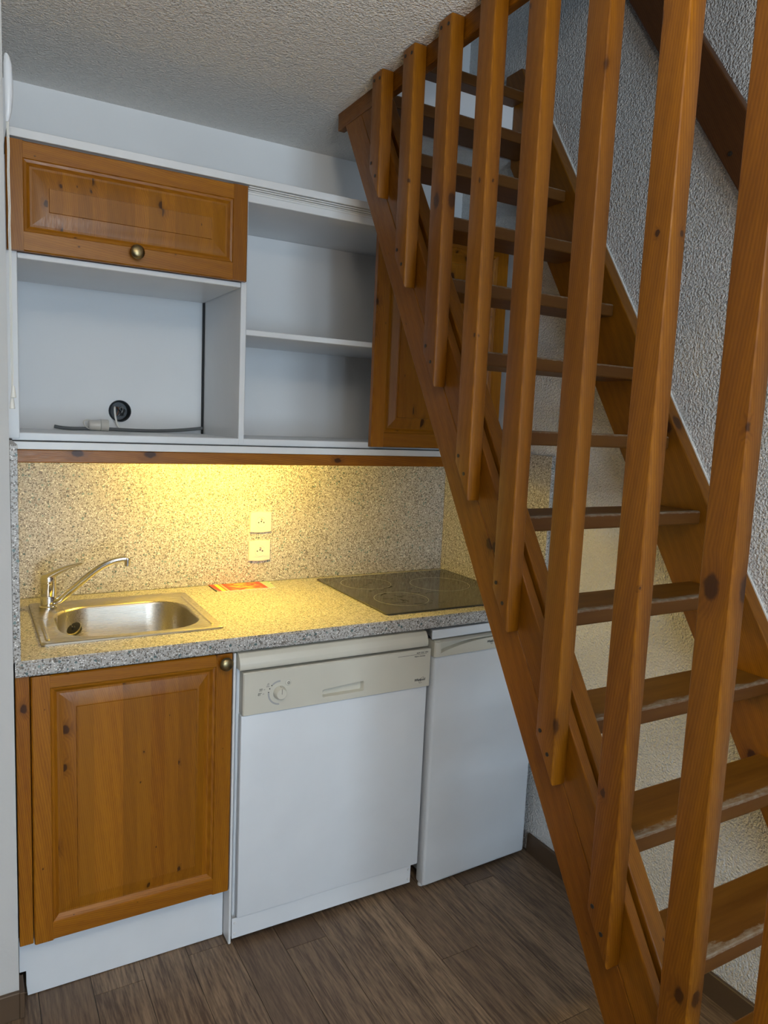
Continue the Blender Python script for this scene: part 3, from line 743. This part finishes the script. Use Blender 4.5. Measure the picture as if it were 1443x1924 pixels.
bm = BM(); box(bm, .6185, 1.2070, 1.7965, 1.822, -1.378, -.7945, bev=.004, seg=3); mk('door_panel', bm, 'white_enamel', DW)
KP = bx('kick_plate', (.6065, 1.1865, 1.8035, 1.8065, -1.4395, -1.3795), 'white_enamel', DW, bev=.001)
bx('base_frame', (.6075, 1.1855, 1.8068, 2.38, -1.438, -1.39), 'white_enamel', DW, bev=.001)
for xx in (.6145, 1.1785):
    for zz in (-1.393, -1.425):
        bm = BM(); lathe(bm, [(.0042, 0), (.0042, .0008), (.003, .0018), (0, .002)], (xx, 1.8035, zz), n=12, rot=Matrix.Rotation(math.pi / 2, 3, 'X')); mk('screw', bm, 'white_melamine', KP)
for xx in (.64, 1.15):
    bm = BM(); lathe(bm, [(.016, 0), (.016, .006), (.006, .008), (.006, .024)], (xx, 1.86, FL + .0), n=14); mk('foot', bm, 'black_rubber', DW)
RY = Matrix.Rotation(math.pi / 2, 3, 'X')
kx, kz = .7235, -.7405
bm = BM(); lathe(bm, [(.0190, 0), (.0188, .002), (.0150, .0145), (.0135, .0165), (0, .0168)], (kx, pf, kz), n=36, rot=RY); DL = mk('dial', bm, 'cream_plastic', CP)
bm = BM(); box(bm, kx - .0005, kx + .0005, pf - .0173, pf - .0167, kz, kz + .0135); prism(bm, [(pf - .0172, kz + .0135), (pf - .0167, kz + .0135), (pf - .0025, kz + .0185), (pf - .0030, kz + .0190)], kx - .0005, kx + .0005); mk('pointer', bm, 'ink', DL, smooth=0)
bm = BM(); lathe(bm, [(.0090, 0), (.0090, .0006), (.0084, .0006), (.0080, .0018), (.0060, .0026), (0, .0028)], (.7475, pf, -.7155), n=24, rot=RY); BT = mk('button', bm, 'cream_plastic', CP)
bm = BM(); lathe(bm, [(.0036, 0), (.0036, .0003), (.0026, .0003), (.0026, 0)], (.7475, pf - .0028, -.7155), n=16, rot=RY)
for f in [f for f in bm.faces if len(f.verts) > 8]: bm.faces.remove(f)
box(bm, .7472, .7478, pf - .0032, pf - .0028, -.717, -.714); mk('symbol', bm, 'ink', BT, smooth=0)
# printed scale around the dial
def arc(name, r0, r1, a0, a1, mat, y_=None):
    y_ = y_ or pf; bm = BM(); b2 = bmesh.new(); A = []; B = []
    for i in range(25):
        t = math.radians(a0 + (a1 - a0) * i / 24)
        A.append(b2.verts.new((kx + r0 * math.cos(t), y_ - .0003, kz + r0 * math.sin(t)))); B.append(b2.verts.new((kx + r1 * math.cos(t), y_ - .0003, kz + r1 * math.sin(t))))
    for i in range(24): b2.faces.new((A[i], A[i + 1], B[i + 1], B[i]))
    bmesh.ops.recalc_face_normals(b2, faces=b2.faces[:])
    bmesh.ops.solidify(b2, geom=b2.faces[:], thickness=.0002); join(bm, b2)
    return mk(name, bm, mat, CP, smooth=0)
arc('dial_scale', .0300, .0345, 88, 132, 'grey_print'); arc('dial_scale', .0300, .0345, 176, 268, 'grey_print')
for aa, rr in ((136, .0325), (154, .0325), (172, .0325)):
    t = math.radians(aa); bm = BM(); lathe(bm, [(.0017, 0), (.0017, .0004), (0, .0004)], (kx + rr * math.cos(t), pf, kz + rr * math.sin(t)), n=12, rot=RY); mk('dial_dot', bm, 'ink', CP)
def strokes(name, segs, wd=.0007, par=None, y_=None, mat='ink'):
    bm = BM(); y_ = y_ or pf
    for (x0, z0_, x1, z1_) in segs:
        dv = Vector((x1 - x0, 0, z1_ - z0_)); nn = Vector((-dv.z, 0, dv.x)).normalized() * wd / 2
        prism(bm, [(x0 + nn.x, z0_ + nn.z), (x1 + nn.x, z1_ + nn.z), (x1 - nn.x, z1_ - nn.z), (x0 - nn.x, z0_ - nn.z)], y_ - .0003, y_ + .0002, 'xz')
    return mk(name, bm, mat, par or CP, smooth=0)
def icon_box(x_, z_, k):
    s_ = [(x_ - .001 + i * .0022, z_, x_ + .0008 + i * .0022, z_ + .0065) for i in range(k)] + [(x_ - .001, z_ + .0065, x_ + .009, z_ + .0065), (x_ + .0105, z_ + .003, x_ + .0125, z_ + .003), (x_ + .0133, z_ + .003, x_ + .0150, z_ + .003), (x_ + .0133, z_ + .0045, x_ + .0148, z_ + .0045)]
    return s_
strokes('programme_symbol', icon_box(.6660, -.7300, 4)); strokes('programme_symbol', icon_box(.6635, -.7415, 3) + [(.6615, -.7405, .6625, -.7350), (.6625, -.7350, .6650, -.7345), (.6615, -.7405, .6640, -.7415)])
strokes('programme_symbol', [(.6855, -.7165, .6925, -.7165), (.6850, -.7185, .6850, -.7200), (.6850, -.7200, .6935, -.7200), (.6865, -.7135, .6930, -.7135), (.6880, -.7110, .6925, -.7110)])
# writing on the panel
strokes('fine_line', [(1.094, -.6880, 1.1945, -.6880)], .0008)
text('model_text', 'ADP 533/1 WH', .0062, 'ink', CP, (1.1590, pf - .0002, -.6855))
text('model_text', 'Made in Germany', .0052, 'ink', CP, (1.1520, pf - .0002, -.6955))
def logo(par, x_, z_, y_, rotz=0.0, sc=1.0, clip=None):
    text('logo_text', 'Whirlpool', .0115 * sc, 'ink', par, (x_, y_ - .0003, z_), shear=0.35, w=.80, rotz=rotz)
    bm = BM(); b2 = bmesh.new(); A = []; B = []
    for i in range(33):
        t = math.radians(40 + 300 * i / 32)
        for lst, k in ((A, 1.0), (B, .90)):
            ex, ez = .0055 * k * math.cos(t), .0115 * k * math.sin(t)
            q = Vector((ex * math.cos(-.75) - ez * math.sin(-.75), 0, ex * math.sin(-.75) + ez * math.cos(-.75))) * sc
            lst.append(b2.verts.new(Matrix.Rotation(rotz, 3, 'Z') @ (q + Vector((.026 * sc, 0, .002))) + Vector((x_, y_ - .0003, z_))))
    for i in range(32): b2.faces.new((A[i], A[i + 1], B[i + 1], B[i]))
    bmesh.ops.recalc_face_normals(b2, faces=b2.faces[:]); bmesh.ops.solidify(b2, geom=b2.faces[:], thickness=.0003); join(bm, b2)
    mk('logo_swoosh', bm, 'ink', par, smooth=0)
logo(CP, 1.1545, -.7715, pf)

# ================================================================== fridge
FR = thing('fridge', 'white under-counter fridge with a cream handle strip, partly behind the staircase', 'fridge', (1.43, 2.06, FL))
fz = math.radians(2.6); RF = Matrix.Rotation(fz, 3, 'Z'); FC = Vector((1.2185, 1.776, 0))
def fr(bm):
    for v in bm.verts: v.co = RF @ v.co + FC
    return bm
W_ = .425
bm = BM(); box(bm, .026, W_, .047, .56, FL + .02, -.664, bev=.004); mk('body', fr(bm), 'white_enamel', FR)
bm = BM(); prism(bm, [(-.002, .020), (W_ + .006, .020), (W_ + .006, .565), (.026, .565), (.016, .06)], -.651, -.6225, 'xy', bev=.003); mk('top_panel', fr(bm), 'white_enamel', FR)
bm = BM(); box(bm, 0, W_, 0, .046, FL + .010, -.7015, bev=.010, seg=4); mk('door_panel', fr(bm), 'white_enamel', FR)
bm = BM()
def fxz(l_, y_): return [Vector((p[0], y_, p[1])) for p in l_]
def dense(z0, z1, x0, x1, n=16, arch=0.0, d_=0.0):
    bot = [(x0 + (x1 - x0) * i / n, z0 + d_ + arch * math.sin(math.pi * i / n) ** 0.8) for i in range(n + 1)]
    topp = [(x1 - (x1 - x0) * i / n, z1 - d_) for i in range(n + 1)]
    return bot + topp
loops(bm, [fxz(dense(-.7010, -.6545, 0, W_), .046), fxz(dense(-.7010, -.6545, 0, W_), .008), fxz(dense(-.7010, -.6550, .003, W_ - .003), .003), fxz(dense(-.7005, -.6560, .010, W_ - .010), 0), fxz(dense(-.6895, -.6580, .020, W_ - .020, arch=.0265), 0), fxz(dense(-.6880, -.6590, .022, W_ - .022, arch=.0255), .002), fxz(dense(-.6860, -.6590, .026, W_ - .026, arch=.024), .017)])
bmesh.ops.recalc_face_normals(bm, faces=bm.faces[:]); HS = mk('handle_strip', fr(bm), 'cream_plastic', FR, smooth=30)
bm = BM(); lathe(bm, [(.009, 0), (.009, .002), (.006, .003), (0, .0025)], (.015, .014, -.6548), n=16); mk('hinge_cap', fr(bm), 'cream_plastic', HS)
lp = RF @ Vector((.200, 0, 0)) + FC; logo(HS, lp.x, -.6790, lp.y, rotz=fz, sc=.95)
for xx in (.012, W_ - .012):
    bm = BM(); lathe(bm, [(.010, 0), (.010, .006), (.007, .010), (.007, .022)], (xx, .030, FL), n=14); mk('foot', fr(bm), 'white_melamine', FR)

# ================================================================== wall units
WC = thing('wall_cabinet', 'white open wall cabinet with a short pine flap door and a tall pine sliding door', 'cabinet', (.87, 2.2, -.105))
Y0 = 2.045; YB_ = 2.418
bx('side_panel', (.0815, .1150, Y0 - .001, YB_, -.081, .590), 'white_melamine', WC)
bx('divider', (.6775, .6945, Y0 - .0012, 2.402, -.0852, .590), 'white_melamine', WC)
bx('gap_shade_strip', (.6730, .6772, 2.404, 2.416, -.0700, .355), 'gap_shade', WC, bev=0)  # dark strip standing in for the shade in the slot behind the divider
RP = bx('side_panel', (1.6220, 1.6400, Y0 - .018, YB_, -.081, .590), 'white_melamine', WC)
for i in range(13):
    for yy in (2.075, 2.35):
        bm = BM(); lathe(bm, [(.0022, 0), (.0022, .0003), (0, .0003)], (1.622, yy, .02 + i * .032 + (0.0)), n=8, rot=Matrix.Rotation(-math.pi / 2, 3, 'Y')); mk('shelf_pin_hole', bm, 'ink', RP)
bx('top_panel', (.0965, 1.640, Y0 + .002, YB_, .5905, .6115), 'white_melamine', WC)
bx('bottom_panel', (.0965, 1.640, Y0, YB_, -.0852, -.0655), 'white_melamine', WC)
bx('compartment_top', (.1155, .6770, Y0, 2.415, .3560, .3695), 'white_melamine', WC)
bx('compartment_back', (.6950, 1.6215, 2.4080, 2.4150, -.0650, .5900), 'smooth_wall', WC, bev=0)
bx('shelf', (.6950, 1.6215, Y0 + .003, 2.407, .2275, .2435), 'white_melamine', WC)
# sliding-door tracks
bm = BM(); box(bm, .0965, 1.640, 2.022, Y0 + .005, .6290, .6490, bev=.001, seg=1); box(bm, .0965, 1.640, Y0 + .001, 2.20, .6290, .6490)
TR = mk('top_track', bm, 'white_melamine', WC)
bm = BM()
for k, (ya, za) in enumerate(((2.030, .6245), (2.036, .6205), (2.042, .6165))): box(bm, .690, 1.640, ya, Y0 + .006, za, za + .0032, bev=.0006, seg=1)
mk('groove', bm, 'rail_plastic', TR)
bm = BM(); box(bm, .1, 1.640, Y0 + .001, Y0 + .006, .611, .629); mk('groove_back', bm, 'rail_plastic', TR)
bm = BM(); box(bm, .0965, 1.640, 2.020, YB_, -.1060, -.0870, bev=.001, seg=1); BT2 = mk('bottom_track', bm, 'white_melamine', WC)
bm = BM(); box(bm, .0970, 1.640, 2.034, 2.07, -.0869, -.0853); mk('groove_shade_bar', bm, 'gap_shade', BT2, smooth=0)  # dark bar filling the track gap, in place of its shade
PM = bx('pelmet', (.0970, 1.6540, 2.024, 2.042, -.1395, -.1065), 'door_pine_x', WC, bev=.002)
fd = panel_door(WC, .0925, .6870, .3705, .6240, 2.024, .0195, .1430, .6320, .4300, .5710, .1870, .5870, .4700, .5245)
knob(fd, .3895, 2.024, .4035)
panel_door(WC, 1.1005, 1.6000, -.0790, .6120, 2.0225, .0195, 1.158, 1.5440, -.0200, .5530, 1.1930, 1.5080, .0170, .5170)
# under-cabinet strip light (hidden behind the pelmet)
SLT = thing('strip_light', 'slim warm strip light fixed under the wall cabinet behind the pelmet', 'lamp', (.73, 2.10, -.107))
bx('housing', (.53, .93, 2.085, 2.125, -.1105, -.1065), 'white_melamine', SLT)
bm = BM(); tube(bm, [(.55, 2.105, -.1205), (.91, 2.105, -.1205)], .009, 12); mk('tube', bm, 'lit_tube', SLT)

# junction box and loose cable in the open compartment
JB = thing('junction_box', 'round dark junction box with loose wires sunk in the wall above the cable', 'junction box', (HX, YW, HZ))
bm = BM(); lathe(bm, [(.0335, .040), (.0335, -.004), (.0325, -.0055), (.0300, -.0040), (.0285, .0), (.0285, .038), (0, .038)], (HX, YW, HZ), n=32, rot=Matrix.Rotation(-math.pi / 2, 3, 'X')); mk('cup', bm, 'box_blue_black', JB)
for k in range(5):
    bm = BM(); a0 = Vector((HX - .008 + .006 * k, YW + .030, HZ + .008)); random.seed(k)
    tube(bm, bez(a0, a0 + Vector((.01, -.02, random.uniform(-.02, .02))), a0 + Vector((random.uniform(-.01, .012), -.026, -.012)), a0 + Vector((random.uniform(-.006, .008), -.010, -.022)), 8), .0016, 6); mk('wire', bm, ['copper_wire', 'ink', 'grey_print', 'ink', 'grey_conduit'][k], JB)
bm = BM(); tube(bm, bez((.404, YW + .012, .010), (.398, YW - .03, .012), (.396, YW - .028, -.040), (.414, YW - .030, -.056), 14), .0030, 8); mk('white_wire', bm, 'white_cord', JB)
CB = thing('cable', 'grey flexible cable lying along the back of the open compartment', 'cable', (.44, 2.385, -.0655))
bm = BM(); tube(bm, bez((.226, 2.385, -.0555), (.26, 2.385, -.063), (.29, 2.385, -.0600), (.33, 2.385, -.0585), 10) + bez((.37, 2.385, -.0585), (.46, 2.387, -.0605), (.55, 2.390, -.064), (.6725, 2.398, -.0465), 16), .0052, 10); mk('sheath', bm, 'grey_conduit', CB)
CN = thing('cable_connector', 'off-white plastic connector clipped onto the grey cable', 'connector', (.35, 2.380, -.0655))
bm = BM(); RX = Matrix.Rotation(math.pi / 2, 3, 'Y'); lathe(bm, [(.0125, 0), (.0150, .004), (.0165, .03), (.0165, .032)], (.322, 2.380, -.0480), n=20, rot=RX); mk('barrel', bm, 'socket_plastic', CN)
bm = BM(); lathe(bm, [(.0165, 0), (.0178, .001), (.0178, .021), (.0165, .023), (.010, .0232)], (.3545, 2.380, -.0478), n=20, rot=RX); mk('cap', bm, 'socket_plastic', CN)
bm = BM(); tube(bm, bez((.325, 2.378, -.060), (.300, 2.376, -.050), (.300, 2.376, -.028), (.326, 2.378, -.034), 10), .0022, 8); mk('loop', bm, 'socket_plastic', CN)

# pull cord at the partition wall's edge
PCD_ = thing('pull_cord', 'white twin pull cord with two conical tassels hanging by the partition edge', 'cord', (.085, 1.775, .60))
bm = BM(); ls = []
tube(bm, [(.0868, 1.786, .712), (.0880, 1.784, .704), (.0890, 1.782, .690), (.0895, 1.780, .66), (.0895, 1.780, .63), (.0885, 1.782, .600), (.0870, 1.784, .586), (.0862, 1.785, .580)], [.003, .0060, .0080, .0088, .0085, .0065, .0045, .003], 16)
mk('holder', bm, 'white_enamel', PCD_, round_=True)
for dx, zb_, dy in ((.0008, .040, 0), (-.0016, .016, .004)):
    bm = BM(); tube(bm, [(.0872 + dx, 1.784 + dy, .582)] + [(.0878 + dx + .0006 * math.sin(i * 2.1) , 1.782 + dy, .56 - i * (.56 - zb_) / 14) for i in range(15)], .0012, 6); mk('cord', bm, 'white_cord', PCD_)
    bm = BM(); lathe(bm, [(.0028, .0), (.0042, -.012), (.0058, -.024), (.0050, -.025), (0, -.025)], (.0882 + dx, 1.782 + dy, zb_ + .002), n=16); mk('tassel', bm, 'white_cord', PCD_)

# added floor lamp, out of view, carrying the ceiling fill set at the top
TO = thing('fill_lamp', 'added white floor lamp for ceiling fill, unseen behind the photographer', 'lamp', (.15, -.40, FL))
bm = BM(); lathe(bm, [(.13, 0), (.13, .012), (.02, .022), (.012, .03)], (.15, -.40, FL), n=28); mk('base', bm, 'white_cord', TO)
bm = BM(); lathe(bm, [(.011, 0), (.011, 1.66)], (.15, -.40, FL + .03), n=14); mk('pole', bm, 'chrome', TO)
bm = BM(); lathe(bm, [(.02, 0), (.10, .05), (.145, .10)], (.15, -.40, FL + 1.68), n=28)
for f in [f for f in bm.faces if len(f.verts) > 8 and f.calc_center_median().z > FL + 1.75]: bm.faces.remove(f)
mk('shade', bm, 'white_cord', TO)
